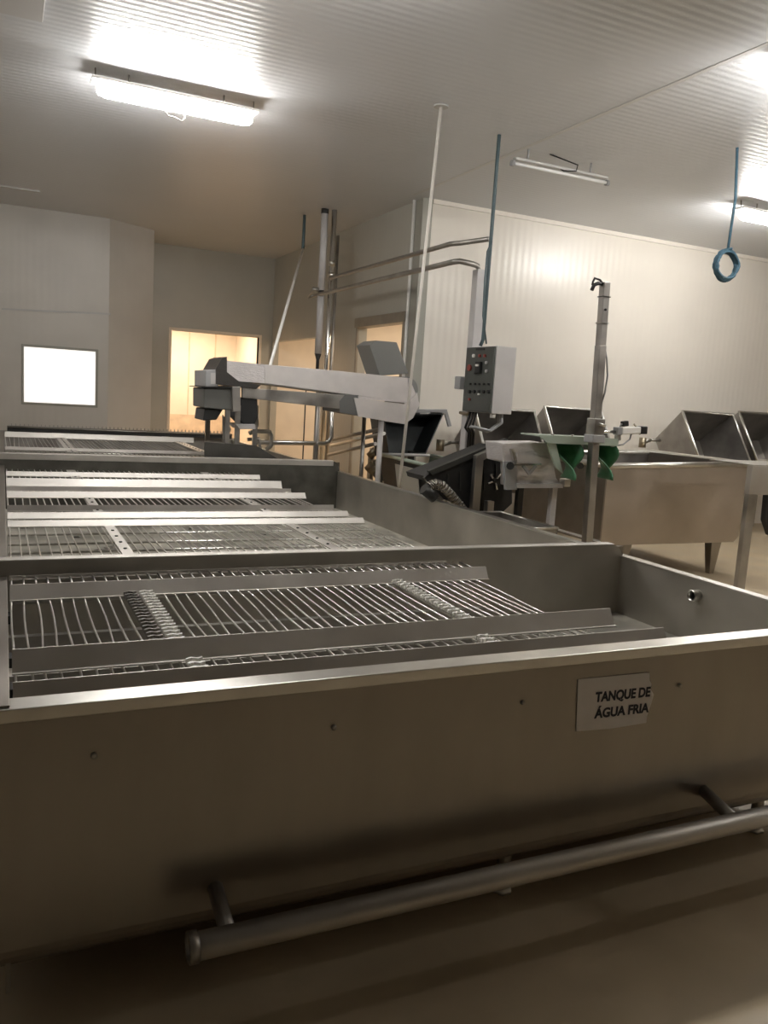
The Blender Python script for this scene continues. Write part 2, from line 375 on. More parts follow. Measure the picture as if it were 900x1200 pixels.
# details of the near tank
for x, y in ((110, 885), (391, 852), (612, 823), (796, 803)):
    c = Yp(x, y, 2.0); MB().tube([c + Vector((0, .004, 0)), c + Vector((0, -.006, 0)), c + Vector((0, -.009, 0))], [.008, .008, .004], 8).build('bolt', STEEL_D, t1)
PY = 1.84
pa = Yp(222, 1111, PY); zb = pa.z; pr = .034
MB().tube([(pa.x + .012, PY, zb), (3.35, PY, zb)], pr, 18).build('drain_pipe', STEEL_S, t1)
MB().pipe((pa.x - .004, PY, zb), (pa.x + .02, PY, zb), pr + .005, pr - .008, 18).build('pipe_collar', STEEL_D, t1)
for px, py in ((264, 1075), (852, 950)):
    c = Yp(px, py, PY + .05)
    MB().tube([(c.x, PY, zb), (c.x, PY + .06, zb + .012), (c.x, 2.04, zb + .05)], .022, 12).build('pipe_stub', STEEL_D, t1)
c = Xp(812, 698, XR - .03)
MB().pipe(c + Vector((-.012, 0, 0)), Vector((XR + .004, c.y, c.z)), .028, .022).build('overflow_socket', STEEL_B, t1)
MB().tube([c + Vector((.015, 0, 0)), c + Vector((.02, 0, 0))], .023, 14).build('socket_bore', BLACK, t1)
for y in (2.35, 2.62, 3.1):
    MB().box(XL, XL + .01, y, y + .06, .76, .79).build('bracket', DARK, t1)
MB().box(.6, 1.35, 2.66, 2.8, .57, .63).build('drain_box', BOTTOM, t1, .01)
MB().box(XL, 1.95, 3.0, 3.03, .70, .74).build('cross_brace', STEEL_D, t1)
MB().box(XL, 1.95, 2.6, 2.63, .70, .74).build('cross_brace', STEEL_D, t1)
# paper sign
sg = [Yp(679, 797, 1.99), Yp(677, 858, 1.99), Yp(716, 855, 1.99), Yp(759, 848, 1.99), Yp(760, 840, 1.99), Yp(768, 815, 1.99), Yp(764, 808, 1.99), Yp(765, 802, 1.99), Yp(763, 798, 1.99), Yp(763, 789, 1.99)]
sg = [Vector((p.x, 1.9965, p.z)) for p in sg]
sign = thing('paper_sign', 'white paper sign reading TANQUE DE ÁGUA FRIA stuck on the tank front', 'sign', (sg[0].x, 1.997, sg[1].z))
MB().prism(sg, (0, .0015, 0)).build('sheet', PAPER, sign)
def text_mesh(txt, size, sx):
    cu = bpy.data.curves.new('lettering', 'FONT'); cu.body = txt; cu.size = size; cu.extrude = .0003; cu.offset = size * .04
    o = bpy.data.objects.new('tmp', cu); COL.objects.link(o); dg = bpy.context.evaluated_depsgraph_get(); dg.update()
    me = bpy.data.meshes.new_from_object(o.evaluated_get(dg)); bpy.data.objects.remove(o)
    for v in me.vertices: v.co.x *= sx
    return me
def lettering(txt, a, b, cap):
    me = text_mesh(txt, cap / .73, 1.0)
    xs = [v.co.x for v in me.vertices]; k = (b.x - a.x) / (max(xs) - min(xs)); x0 = min(xs)
    for v in me.vertices:
        v.co = Vector(((v.co.x - x0) * k, -v.co.z, v.co.y + (b.z - a.z) / (b.x - a.x) * (v.co.x - x0) * k))
    me.materials.append(INK); o = bpy.data.objects.new('lettering', me); COL.objects.link(o); o.parent = sign
    o.location = Vector((a.x, 1.9958, a.z)) - Vector(sign.location)
lettering('TANQUE DE', Yp(697, 822.5, 1.9965), Yp(761.5, 815.5, 1.9965), .0335)
lettering('ÁGUA FRIA', Yp(696, 841.5, 1.9965), Yp(760, 834, 1.9965), .0325)

# ------------------------------------------------------------------ rod conveyors lying in the tanks
ROD_MESH = {}
def conveyor(y0, y1, zr, x1, flights, label, n, chains=(), flats=(), lean=0., matf=None, h=.055, ends=None, rodm=None, tail=None):
    t = thing('rod_conveyor', label, 'conveyor', (.02, y0, zr), 'rod conveyors in the tanks')
    matf = matf or STEEL_S
    key = (round(y1 - y0, 3),)
    L = y1 - y0; pr = []
    for s in range(3):                                  # three slightly different sags, meshes shared by all the rods
        mb = MB(); K = 8; sag = (.004, .012, .007)[s]; bow = (.003, -.006, .004)[s]
        Lr = L if not tail else tail[0] - y0
        pts = [(bow * math.sin(math.pi * i / K * 2), Lr * i / K, -sag * math.sin(math.pi * i / K) ** 2) for i in range(K + 1)]
        if tail: pts += [(0, Lr + .012, tail[1]), (0, L, tail[1])]
        mb.tube(pts, .0042, 6)
        o = mb.build('rod', rodm or STEEL_B); pr.append(o.data); bpy.data.objects.remove(o)
    for i in range(n):
        o = bpy.data.objects.new('rod', pr[(i * 7 // 3) % 3]); COL.objects.link(o); o.parent = t
        o.location = ((x1 - .04) * i / (n - 1) + .006, 0, random.uniform(-.002, .002))
    for fl in flights:
        y, dz, hh = fl[0], fl[1], fl[2]; xe = fl[3] if len(fl) > 3 else x1 + .15
        ln = fl[4] if len(fl) > 4 else lean
        m = MB(); z0 = zr + dz
        m.prism([(.02, y + ln, z0 + hh), (.02, y + ln + .004, z0 + hh), (.02, y + .004, z0), (.02, y - .012, z0), (.02, y - .012, z0 + .004), (.02, y, z0 + .004)], (xe - .02, 0, 0))
        m.build('flight', matf, t)
    for cx, ya, yb, wd, cm in chains:                   # modular chain made of interlocking links
        m = MB(); k = int((yb - ya) / .019)
        for i in range(k):
            y = ya + (yb - ya) * i / k; z = zr + .004
            s = 1 if i % 2 else -1
            m.prism([(cx - wd / 2, y, z), (cx - wd / 6, y + .010, z), (cx + wd / 6, y, z), (cx + wd / 2, y + .010, z), (cx + wd / 2, y + .019, z), (cx + wd / 6, y + .008, z), (cx - wd / 6, y + .019, z), (cx - wd / 2, y + .008, z)], (0, 0, .014 + .003 * s))
        m.build('chain', cm, t)
    for cx, ya, yb, wd, dz in flats:
        f = MB().box(cx - wd / 2, cx + wd / 2, ya, yb, zr + dz, zr + dz + .006).build('chain_plate', STEEL_S, t, .002)
        yy = ya + .05
        while yy < yb - .03:
            MB().tube([(cx, yy, zr + dz + .006), (cx, yy, zr + dz + .011)], .008, 6).build('rivet', DARK, f); yy += .16
    for yb_, dz in (ends or ()):
        MB().tube([(.02, yb_, zr + dz), (x1, yb_, zr + dz)], .006, 6).build('cross_rod', STEEL_B, t)
    return t
zr = .83
c1 = lambda x, y: Zp(x, y, zr)
conveyor(2.10, 3.30, zr, 1.99, [(2.13, -.01, .058, 2.17, .03), (2.36, .0, .06, 2.12, .034), (3.155, .0, .054, 2.05, .03), (3.295, .045, .016, 1.9, .0)],
         'rod and flight conveyor lying in the tank with the paper sign', 48,
         chains=[((c1(205, 745).x + c1(171, 693).x) / 2 - .01, 2.42, 3.17, .05, CHAIN), ((c1(180, 745).x + c1(148, 693).x) / 2, 2.42, 3.17, .045, mat('worn_chain', (.20, .18, .155), .5, noise=.3)),
                 ((c1(548, 728).x + c1(464, 684).x) / 2, 2.42, 3.17, .045, CHAIN),
                 (c1(505, 760).x + .22, 2.17, 2.33, .05, CHAIN), (c1(225, 775).x, 2.17, 2.33, .05, CHAIN), (c1(180, 672).x - .02, 3.22, 3.3, .05, CHAIN), (c1(430, 664).x, 3.22, 3.3, .05, CHAIN)],
         ends=[(2.39, -.006), (3.15, -.006), (2.2, -.006)], tail=(3.185, .05))
Z2 = .86
fl = []
for ya, yb, ln in ((552, 558, .02), (560, 570, .03), (570, 575, .004), (575.5, 583.5, .03), (592, 599.5, .006), (600.5, 608.5, .03), (610, 618, .03)):
    yk = Zp(8, yb, Z2).y; fl.append((yk, 0, Yp(8, ya, yk + ln).z - Z2, 2.02, ln))
conveyor(3.42, 7.3, Z2, 2.0, fl, 'rod conveyor with pale flights in the long tank between the others', 48,
         flats=[(Zp(136, 630, Z2).x, 3.5, 4.5, .055, .004), (Zp(362, 628, Z2).x, 3.5, 4.5, .055, .004), (Zp(105, 586, Z2).x, 5.0, 5.6, .055, .004), (Zp(290, 588, Z2).x, 5.0, 5.6, .055, .004),
                (Zp(78, 545, Z2).x, 6.7, 7.25, .07, .004), (Zp(220, 545, Z2).x, 6.7, 7.25, .07, .004)],
         lean=.034, ends=[(3.9, -.006), (4.1, -.006), (4.35, -.006), (5.2, -.006), (6.9, -.006)], matf=STEEL_S)
Z3 = .90
def y3(y): return Zp(8, y, Z3 + .05).y
conveyor(8.45, 11.35, Z3, 2.1, [(y3(507), 0, .06, 2.2), (y3(521), 0, .03, 2.2)], 'rod conveyor in the tank below the covered tray conveyor', 48,
         flats=[(Zp(76, 520, Z3).x, 8.5, 11.3, .10, .004), (Zp(212, 522, Z3).x + .06, 8.5, 11.3, .10, .004)], lean=.03,
         ends=[(8.6, -.006), (9.0, -.006), (10.6, .0), (11.3, .0)], rodm=STEEL_D)
tt = thing('comb_rack', 'dark toothed bar standing at the end of the furthest tank', 'rack', (1.2, 11.4, .9))
MB().box(.05, 2.95, 11.45, 11.5, .9, .97).build('bar', DARK, tt)
MB().tube([(.05, 11.44, .955), (2.95, 11.44, .955)], .012, 8).build('rail', STEEL_D, tt)
tm = MB().box(-.004, .004, 11.46 - 11.46, .03, 0, .035).build('tooth', STEEL_D).data
bpy.data.objects.remove(bpy.data.objects['tooth'])
for i in range(56):
    o = bpy.data.objects.new('tooth', tm); COL.objects.link(o); o.parent = tt; o.location = (.1 + i * .05 - 1.2, .06, .065)

# ------------------------------------------------------------------ covered tray conveyor over the far tank
Y0, DY = 7.75, .5
def pl(pts, Y): return [Yp(x, y, Y) for x, y in pts]
tc = thing('tray_conveyor', 'inclined tray conveyor covered in pale film above the furthest tank', 'conveyor', (3.2, Y0, 0))
D = (0, DY, 0)
MB().prism(pl([(259, 422), (310, 427), (310, 449), (279, 447), (266, 437), (259, 430)], Y0 - .012), (0, .012, 0)).build('film_cover', FOIL, tc)
MB().prism(pl([(310, 427), (400, 435), (478, 443), (478, 471), (400, 461), (310, 449)], Y0 - .008), (0, .02, 0)).build('side_panel', COVER, tc, .003)
MB().prism(pl([(259, 424), (478, 445), (478, 469), (300, 447), (262, 440)], Y0 + DY - .012), (0, .012, 0)).build('rear_panel', COVER, tc)
MB().prism(pl([(262, 438), (478, 466), (478, 472), (262, 444)], Y0), D).build('belt_bed', STEEL_D, tc)
MB().prism(pl([(253, 432), (260, 420), (266, 418), (266, 436), (280, 447), (306, 451), (300, 456), (253, 450)], Y0 - .02), (0, DY + .03, 0)).build('end_flap', mat('dark_film', (.07, .065, .06), .35, .3, bump=.4, bscale=25), tc)
MB().prism(pl([(241, 434), (256, 433), (256, 453), (241, 453)], Y0), (0, DY, 0)).build('end_box', GREYP, tc, .006)
MB().prism(pl([(236, 453), (275, 453), (275, 455), (236, 454)], Y0 - .03), (0, DY + .05, 0)).build('shelf_plate', DARK, tc)
MB().prism(pl([(239, 455), (272, 454), (272, 481), (239, 478)], Y0), (0, DY, 0)).build('gear_housing', mat('housing_grey', (.12, .12, .11), .45), tc, .01)
MB().prism(pl([(240, 479), (262, 479), (254, 492), (238, 493)], Y0 + .05), (0, DY - .1, 0)).build('drip_cup', BLACK, tc, .01)
MB().prism(pl([(272, 453), (282, 453), (282, 482), (273, 483)], Y0 - .04), (0, .06, 0)).build('bearing_plate', STEEL_D, tc, .006)
mo = MB().prism(pl([(283, 466), (302, 467), (302, 490), (298, 498), (285, 497), (277, 489)], Y0 + .02), (0, .3, 0)).build('motor', BLACK, tc, .012)
MB().prism(pl([(276, 497), (299, 497), (300, 503), (281, 503)], Y0 + .0), (0, .3, 0)).build('motor_foot', LIGHTG, mo, .004)
MB().prism(pl([(284, 454), (405, 463), (405, 480), (284, 466)], Y0 - .005), (0, .05, 0)).build('frame_beam', STEEL_D, tc, .004)
MB().prism(pl([(284, 454), (405, 463), (405, 480), (284, 466)], Y0 + DY - .05), (0, .05, 0)).build('frame_beam', STEEL_D, tc, .004)
MB().prism(pl([(404, 463), (420, 463), (424, 488), (398, 483), (398, 470)], Y0 - .01), (0, DY, 0)).build('dark_guard', mat('guard_grey', (.14, .14, .135), .45), tc)
MB().prism(pl([(415, 466), (478, 474), (489, 460), (491, 474), (478, 480), (474, 497), (420, 488)], Y0 - .025), (0, .02, 0)).build('film_skirt', COVER, tc)
MB().prism(pl([(474, 471), (480, 443), (492, 474), (484, 490), (474, 497)], Y0 + .0), (0, DY, 0)).build('outlet_chute', COVER, tc)
MB().prism(pl([(420, 464), (478, 470), (474, 472), (420, 467)], Y0 - .03), (0, .012, 0)).build('edge_roll', FOIL, tc)
hc = [Yp(x, y, Y0 + .1) for x, y in ((433, 404), (441, 399), (465, 401), (479, 438), (450, 440), (445, 440))]
MB().prism(hc, (0, .35, 0)).build('head_cover', mat('cover_grey', (.20, .20, .19), .5, .1), tc, .006)
c = Yp(476, 457, Y0 + .1)
MB().tube([(c.x, Y0 + .1, c.z), (c.x, Y0 + .48, c.z)], .14, 28).build('drive_drum', MATS['cover_grey'], tc)
for px, py, dy in ((447, 490, .03), (427, 488, DY - .05)):
    c = Yp(px, py, Y0 + dy)
    l = MB().tube([(c.x, Y0 + dy, .04), (c.x, Y0 + dy, c.z + .05)], .03 if dy < .1 else .024, 10).build('leg', LIGHTG if dy < .1 else STEEL_D, tc)
    MB().tube([(c.x, Y0 + dy, 0), (c.x, Y0 + dy, .04)], .05, 10).build('foot', STEEL_D, l)
for px, dy in ((267, .03), (279, .03), (244, DY - .1), (300, DY - .1)):
    c = Yp(px, 475, Y0 + dy)
    MB().box(c.x - .022, c.x + .022, Y0 + dy - .02, Y0 + dy + .02, .905, c.z).build('leg', STEEL_D, tc)
c = Yp(262, 500, Y0 + .05); d = Yp(270, 520, Y0 + .05)
MB().prism(pl([(261, 486), (266, 492), (271, 503), (266, 517), (261, 519)], Y0 + .06), (0, .02, 0)).build('gusset', STEEL_D, tc)
MB().prism(pl([(240, 518), (300, 522), (328, 539), (240, 539)], Y0 - .03), (0, .02, 0)).build('apron_plate', mat('apron_dark', (.10, .095, .085), .45, .6, noise=.2), tc)
MB().prism(pl([(247, 437), (253, 437), (253, 450), (247, 450)], Y0 - .004), (0, .006, 0)).build('label_plate', LIGHTG, tc)
# piping under the tray conveyor
up = thing('floor_piping', 'steel water piping with a return loop below the tray conveyor', 'pipe', (3.0, 9.3, 0))
def poly(pts, r, name, m, par, n=8):
    o = MB().tube(pts, r, n).build(name, m, par); return o
yy = 9.1
a = Yp(388, 470, yy); b = Yp(388, 520, yy); c = Yp(300, 526, yy)
poly([(a.x, yy, a.z + .2), (b.x, yy, b.z + .08), (b.x - .03, yy, b.z + .03), (b.x - .08, yy, b.z), (c.x, yy, b.z - .01)], .028, 'return_pipe', STEEL_B, up)
a = Yp(373, 470, yy); poly([(a.x, yy, 0), (a.x, yy, a.z + .2)], .03, 'riser', STEEL_D, up)
a = Yp(358, 470, yy); poly([(a.x, yy, 0), (a.x, yy, a.z + .2)], .008, 'thin_riser', DARK, up)
yy = 8.36
pts = [Yp(x, y, yy) for x, y in ((292, 508), (298, 505), (316, 506), (318, 510), (318, 522), (312, 527))]
poly(pts, .024, 'loop_pipe', STEEL_B, up)
pts = [Yp(x, y, yy) for x, y in ((290, 515), (303, 514), (305, 525), (296, 530))]
poly(pts, .02, 'loop_pipe', STEEL_D, up)
pts = [Yp(x, y, yy) for x, y in ((300, 484), (300, 500))]; poly(pts, .03, 'valve', STEEL_B, up)
for (xa, ya), (xb, yb), m in (((388, 515), (445, 503), STEEL_D), ((388, 522), (450, 508), STEEL_B), ((385, 533), (440, 520), STEEL_D)):
    X = 3.75; poly([Xp(xa, ya, X), Xp(xb, yb, X)], .022, 'floor_pipe', m, up)
cvx = thing('valve_cluster', 'cluster of steel pipe valves behind the leg of the tray conveyor', 'valve', (4.0, 8.7, 0))
for i, (x, y, r) in enumerate(((432, 552, .07), (438, 548, .05), (433, 535, .05), (441, 560, .06))):
    c = Yp(x, y, 8.9); poly([c, c + Vector((.06, -.05, .09))], r, 'valve_body', STEEL_D if i % 2 else BOTTLE, cvx, 12)
    poly([c + Vector((0, 0, -.1)), c + Vector((.02, 0, .1))], .02, 'valve_stem', STEEL_B, cvx)
c = Yp(436, 550, 8.9); poly([(c.x, 8.95, 0), (c.x, 8.95, c.z + .15)], .04, 'manifold', STEEL_D, cvx)

# ------------------------------------------------------------------ columns, rods and pipes hung from the ceiling
cb = Zp(381, 245, ZC)
cl = thing('exhaust_column', 'twin steel pipe column hanging from the ceiling in the recess', 'pipe', (cb.x, cb.y, ZC))
x, y = cb.x, cb.y
zt = Yp(378, 415, y).z; zm = Yp(378, 346, y).z
MB().tube([(x, y, zt), (x, y, zm)], .047, 18).build('lower_sleeve', LIGHTG, cl)
MB().tube([(x, y, zm), (x, y, zm + .06)], .04, 16).build('joint_band', BLACK, cl)
MB().tube([(x, y, zm + .06), (x, y, ZC - .06)], .047, 18).build('upper_sleeve', LIGHTG, cl)
MB().tube([(x, y, ZC - .06), (x, y, ZC)], .05, 12).build('ceiling_socket', DARK, cl)
MB().tube([(x, y, zt), (x, y, zt - .08), (x, y, zt - .1), (x, y, zt - .28)], [.047, .022, .022, .022], 14).build('valve', DARK, cl)
MB().tube([(x + .12, y - .03, .0), (x + .12, y - .03, ZC)], .036, 14).build('chrome_pipe', CHROME, cl)
MB().tube([(x + .21, y + .03, .0), (x + .21, y + .03, ZC - .3)], .022, 10).build('thin_pipe', STEEL_D, cl)
for z in (3.15, 3.3):
    MB().tube([(x + .12, y - .03, z), (x + .12, y - .03, z + .05)], .046, 14).build('clamp_ring', STEEL_B, cl)
XP = 3.9
def bend(pts, r, name, m, label, cat):
    return tag(MB().tube(pts, r, 10).build(name, m), label, cat)
# the control cabinet post
YC = 6.3
pc = Yp(580, 405, YC); pd = Yp(580, 485, YC)
bw = Yp(606, 405, YC).x - pc.x; bd = Xp(547, 408, pc.x).y - YC
zt, zb_ = pc.z, pd.z
py = YC + bd + .056; px = Yp(559, 360, py).x
zpt = Yp(559, 316, py).z
U = Xp(385, 321, XP); V = Xp(531, 285, XP)
zU = V.z
bend([(cb.x + .12, U.y, zU), (XP, U.y - .1, zU), (XP, V.y + .05, zU), (XP + .05, V.y - .05, zU), (Zp(574, 280, zU).x, Zp(574, 280, zU).y, zU)], .024, 'overhead_pipe', STEEL_D, 'upper steel pipe running overhead from the column to the blue-grey conduit', 'pipe')
V2 = Xp(535, 306, XP - .1); zV = V2.z; U2 = Xp(364, 345, XP - .1)
bend([(cb.x, cb.y, zm + .06), (cb.x - .12, cb.y - .02, zm + .07), (U2.x - .06, U2.y - .1, zV - .02), (U2.x, U2.y - .35, zV), (XP - .1, V2.y + .06, zV), (XP - .08, V2.y - .02, zV), (px - .08, py, zV), (px - .03, py, zV - .01), (px, py, zV - .06), (px, py, zpt + .004)],
     .026, 'overhead_pipe', STEEL_D, 'lower steel pipe running overhead from the column into the post of the control cabinet', 'pipe')
a = Zp(585, 158, ZC); b = Yp(566, 398, a.y)
bend([(a.x, a.y, ZC), (a.x, a.y, ZC - .3), (b.x, a.y, b.z), (b.x - .01, a.y + .02, zt + .01)], .017, 'conduit_rod', TEAL, 'thin blue-grey conduit dropping from the ceiling to the control cabinet', 'conduit')
bend([Yp(576, 284, 6.45), Yp(571, 295, 6.45), Yp(568, 330, 6.45), Yp(566, 370, 6.45), Yp(570, 403, 6.45)], .008, 'loose_cable', TEAL, 'thin loose cable hanging beside the cabinet conduit', 'cable')
# cabinet: the button face looks towards the tanks
cx0, cx1, cy0, cy1 = pc.x, pc.x + bw, YC, YC + bd
cc = thing('control_cabinet', 'grey control cabinet with buttons on a pale square post', 'cabinet', (cx0, cy0, 0))
MB().box(cx0 + .02, cx1, cy0, cy1, zb_, zt).build('housing', LIGHTG, cc, .006)
po = MB().box(px - .05, px + .05, py - .05, py + .05, .02, zpt).build('post', LIGHTG, cc, .006)
MB().box(px - .12, px + .12, py - .12, py + .12, 0, .02).build('base_plate', STEEL_D, po)
dr = MB().box(cx0 - .004, cx0 + .018, cy0 + .005, cy1 - .005, zb_ + .006, zt - .006).build('door', PANELG, cc, .004)
for x, y, m, r in ((556, 417, WHITEP, .016), (563, 417, RED, .014), (569, 417, RED, .015), (571, 425, LIGHTG, .014), (571, 435, LIGHTG, .014), (551, 431, RED, .03), (558, 437, BLACK, .013),
                   (552, 450, BLACK, .009), (557.5, 450, BLACK, .009), (562.5, 450, BLACK, .009), (568, 450, BLACK, .009), (573, 450, BLACK, .009),
                   (551, 459, BLACK, .016), (556.5, 459, BLACK, .016), (562, 459, BLACK, .016), (567.5, 459, BLACK, .016), (573, 459, BLACK, .016), (562, 462, WHITEP, .01), (551, 468, RED, .012)):
    c = Xp(x, y, cx0 - .004); MB().tube([(c.x + .004, c.y, c.z), (c.x - .018, c.y, c.z)], r, 10).build('button', m, dr)
c = Xp(562, 431, cx0 - .004); MB().box(c.x - .03, c.x + .004, c.y - .045, c.y + .045, c.z - .055, c.z + .055).build('rotary_switch', BLACK, dr, .01)
MB().box(c.x - .045, c.x - .028, c.y - .035, c.y + .01, c.z + .01, c.z + .03).build('switch_lever', WHITEP, dr, .004)
MB().box(cx0 - .012, cx0 - .003, cy0 + .16, cy0 + .3, zt - .035, zt - .018).build('name_plate', BLACK, dr)
c = Xp(541, 449, cx0 + .05)
sb = MB().box(cx0 - .05, cx0 + .03, cy1 - .004, cy1 + .1, c.z - .06, c.z + .06).build('socket_box', GREYP, cc, .008)
MB().tube([(cx0 - .01, cy1 + .09, c.z), (cx0 - .01, cy1 + .13, c.z)], .02, 10).build('gland', BLACK, sb)
for i, (y_, s) in enumerate(((cy0 + .05, .10), (cy0 + .1, .16))):
    poly([(cx0 + .16, y_, zb_ + .005), (cx0 + .17, y_, zb_ - .08), (cx0 + .08, y_ + .03, zb_ - .14 - s * .2), (cx0 - .06, y_ + .1, zb_ - .13), (px - .03, py - .06, zb_ - .16)], .014, 'cable', GREYP, cc)
for i in range(3):
    poly([(cx0 + .05, cy1 - .08 - i * .05, zb_ + .01), (cx0 - .01, cy1 - .1 - i * .06, zb_ - .15), (px - .03 + i * .028, py - .075, zb_ - .2), (px - .03 + i * .028, py - .07, .35)], .013, 'cable', BLACK, cc)
poly([(cx0 + .06, cy0 + .04, zb_), (cx0 + .06, cy0 + .04, zb_ - .04)], .025, 'gland', WHITEP, cc, 10)
c = Xp(535, 483, cx0 + .05); poly([(cx0 + .05, cy1 + .12, c.z), (cx0 + .05, cy1 - .03, c.z - .01), (cx0 + .06, cy1 - .06, zb_ + .005)], .016, 'air_fitting', BOTTLE, cc)
# white hanging pole and the brace rod
a = Zp(517, 124, ZC)
wp = thing('hanging_pole', 'thin white pole from the ceiling down to the rim of the middle tank', 'pole', (a.x, a.y, ZC))
xb = XR + .075
MB().tube([(a.x, a.y, ZC), (xb, a.y, .5)], .0135, 10).build('tube', mat('pole_white', (.66, .62, .56), .4), wp)
MB().tube([(a.x, a.y, ZC - .012), (a.x, a.y, ZC)], .06, 14).build('ceiling_flange', SEAM, wp)
MB().box(XR + .05, xb + .02, a.y - .03, a.y + .03, .78, .82).build('rim_clamp', STEEL_D, wp)
a = Zp(357, 252, ZC); b = Yp(355, 292, a.y - .15); e = Yp(314, 425, Y0 + .15)
br = thing('brace_rod', 'slanted pale rod from the ceiling to the tray conveyor', 'rod', (a.x, a.y, ZC))
MB().tube([(a.x, a.y, ZC), b], .022, 8).build('cable', TEAL, br)
MB().tube([b, e + Vector((0, 0, -.12))], .018, 8).build('rod', WHITEP, br)
# blue rope coil
a = Zp(864, 173, ZC); YK = a.y
rp = thing('rope_coil', 'blue rope hanging from the ceiling ending in a coil', 'rope', (a.x, a.y, ZC))
c = Yp(851, 311, YK); top = Yp(853, 292, YK)
MB().tube([(a.x, a.y, ZC), (top.x + .02, YK, (ZC + top.z) / 2), (top.x, YK, top.z)], .012, 8).build('rope', BLUE, rp)
rx, rz = (Yp(865, 311, YK) - Yp(837, 311, YK)).length / 2 - .02, (Yp(851, 292, YK) - Yp(851, 330, YK)).length / 2 - .015
for k in range(7):
    u = random.Random(k); pts = []
    for i in range(28):
        th = 2 * math.pi * i / 28
        pts.append((c.x + (rx + u.uniform(-.012, .012)) * math.cos(th) + (k - 3) * .003, YK + (k - 3) * .011, c.z + (rz + (k % 3 - 1) * .011) * math.sin(th)))
    MB().tube(pts, .011, 6, closed=True).build('loop', BLUE, rp)
MB().tube([(top.x - .03, YK, top.z - .01), (top.x, YK - .045, top.z), (top.x + .03, YK, top.z - .01), (top.x, YK + .045, top.z)], .01, 6, closed=True).build('knot', BLUE, rp)

# ------------------------------------------------------------------ square vat on legs
V0, V1 = 6.1, 7.55
a = Yp(713, 546, V0); b = Yp(877, 543, V0); xa, xb = a.x, b.x; za, zb2 = 1.115, 1.17; zq = .345
vt = thing('steel_vat', 'deep square stainless vat on short legs before the white wall', 'vat', ((xa + xb) / 2, (V0 + V1) / 2, 0))
def zt_(x): return za + (zb2 - za) * (x - xa) / (xb - xa)
th = .02
fp = [(xa, V0, zq + .05), (xa + .05, V0, zq), (xb - .08, V0, zq), (xb - .02, V0, zq + .05), (xb, V0, zb2), (xa, V0, za)]
MB().prism(fp, (0, th, 0)).build('front_panel', mat('vat_steel', (.56, .50, .44), .42, 1., noise=.12, nscale=2, rough_var=.07), vt)
MB().prism([(p[0], V1, p[2]) for p in fp], (0, th, 0)).build('back_panel', STEEL_D, vt)
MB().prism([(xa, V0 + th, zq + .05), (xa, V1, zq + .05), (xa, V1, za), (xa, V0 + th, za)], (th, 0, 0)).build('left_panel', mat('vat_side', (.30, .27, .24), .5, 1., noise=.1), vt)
MB().prism([(xb - th, V0 + th, zq + .05), (xb - th, V1, zq + .05), (xb - th, V1, zb2), (xb - th, V0 + th, zb2)], (th, 0, 0)).build('right_panel', STEEL, vt)
MB().box(xa + .03, xb - .05, V0 + th, V1, zq, zq + .02).build('bottom_panel', STEEL_D, vt)
m = MB(); r = .028
m.tube([(xa, V0, za), (xb + .02, V0, zb2), (xb + .02, V1, zb2), (xa, V1, za)], r, 10, closed=True); m.build('rim_tube', STEEL_B, vt)
for x in (xa + .35, 6.76):
    for y in (V0 + .08, V1 - .1):
        MB().hexa([(x - .03, y - .03, 0), (x + .03, y - .03, 0), (x + .03, y + .03, 0), (x - .03, y + .03, 0), (x - .07, y - .05, zq), (x + .07, y - .05, zq), (x + .07, y + .05, zq), (x - .07, y + .05, zq)]).build('leg', STEEL, vt, .004)

# ------------------------------------------------------------------ tilted tote bins along the wall
def tote(pxl, pxr, ptop, label, group, Yt=8.4, Yf=8.0, left_bot=None):
    a = Yp(pxl, ptop, Yt); b = Yp(pxr, ptop + 2, Yt); x0, x1 = a.x, b.x
    zt = (a.z + b.z) / 2; zf = zt - .64; yk, zk = Yt + .5, zt - .41; yl, zl = Yf + .52, zf - .38
    t = thing('tote_bin', label, 'bin', ((x0 + x1) / 2, Yt, 0), group)
    side = [(Yt, zt), (Yf, zf), (yl, zl), (yk, zk)]
    ins = .05
    for x, nx, nm in ((x0, 1, 'side_panel'), (x1, -1, 'side_panel')):
        MB().prism([(x if i < 2 else x + nx * ins, y, z) for i, (y, z) in enumerate(side)], (nx * .012, 0, 0)).build(nm, mat('tote_steel', (.38, .36, .34), .5, 1., noise=.15), t)
    def panel(p, q, name, m):
        d = Vector((0, q[0] - p[0], q[1] - p[1])).normalized(); nrm = Vector((0, -d.z, d.y)) * .012
        MB().prism([(x0 + p[2], p[0], p[1]), (x1 - p[2], p[0], p[1]), (x1 - q[2], q[0], q[1]), (x0 + q[2], q[0], q[1])], nrm).build(name, m, t)
    panel((Yt, zt, 0), (yk, zk, ins), 'top_panel', STEEL_D); panel((yk, zk, ins), (yl, zl, ins), 'bottom_panel', STEEL_D); panel((yl, zl, ins), (Yf, zf, 0), 'front_panel', STEEL_D)
    m = MB(); m.tube([(x0, Yt, zt), (x1, Yt, zt), (x1, Yf, zf), (x0, Yf, zf)], .022, 8, closed=True); m.build('rim', STEEL_B, t)
    for x in (x0 + .1, x1 - .1):
        MB().box(x - .025, x + .025, Yf + .1, Yf + .15, .0, zf - .06).build('leg', STEEL_D, t)
        MB().box(x - .025, x + .025, yk - .12, yk - .07, .0, zk - .25).build('leg', STEEL_D, t)
    return t
GT = 'tilted steel tote bins along the white wall'
tbA = tote(800, 859, 483, 'tilted steel tote bin behind the right side of the vat, fully showing its side panel', GT)
tote(866, 930, 484, 'tilted steel tote bin behind the vat, outermost of the row', GT)
tote(638, 704, 478, 'tilted steel tote bin behind the square mast', GT)
tbD = tote(556, 626, 479, 'tilted steel tote bin behind the control cabinet', GT)
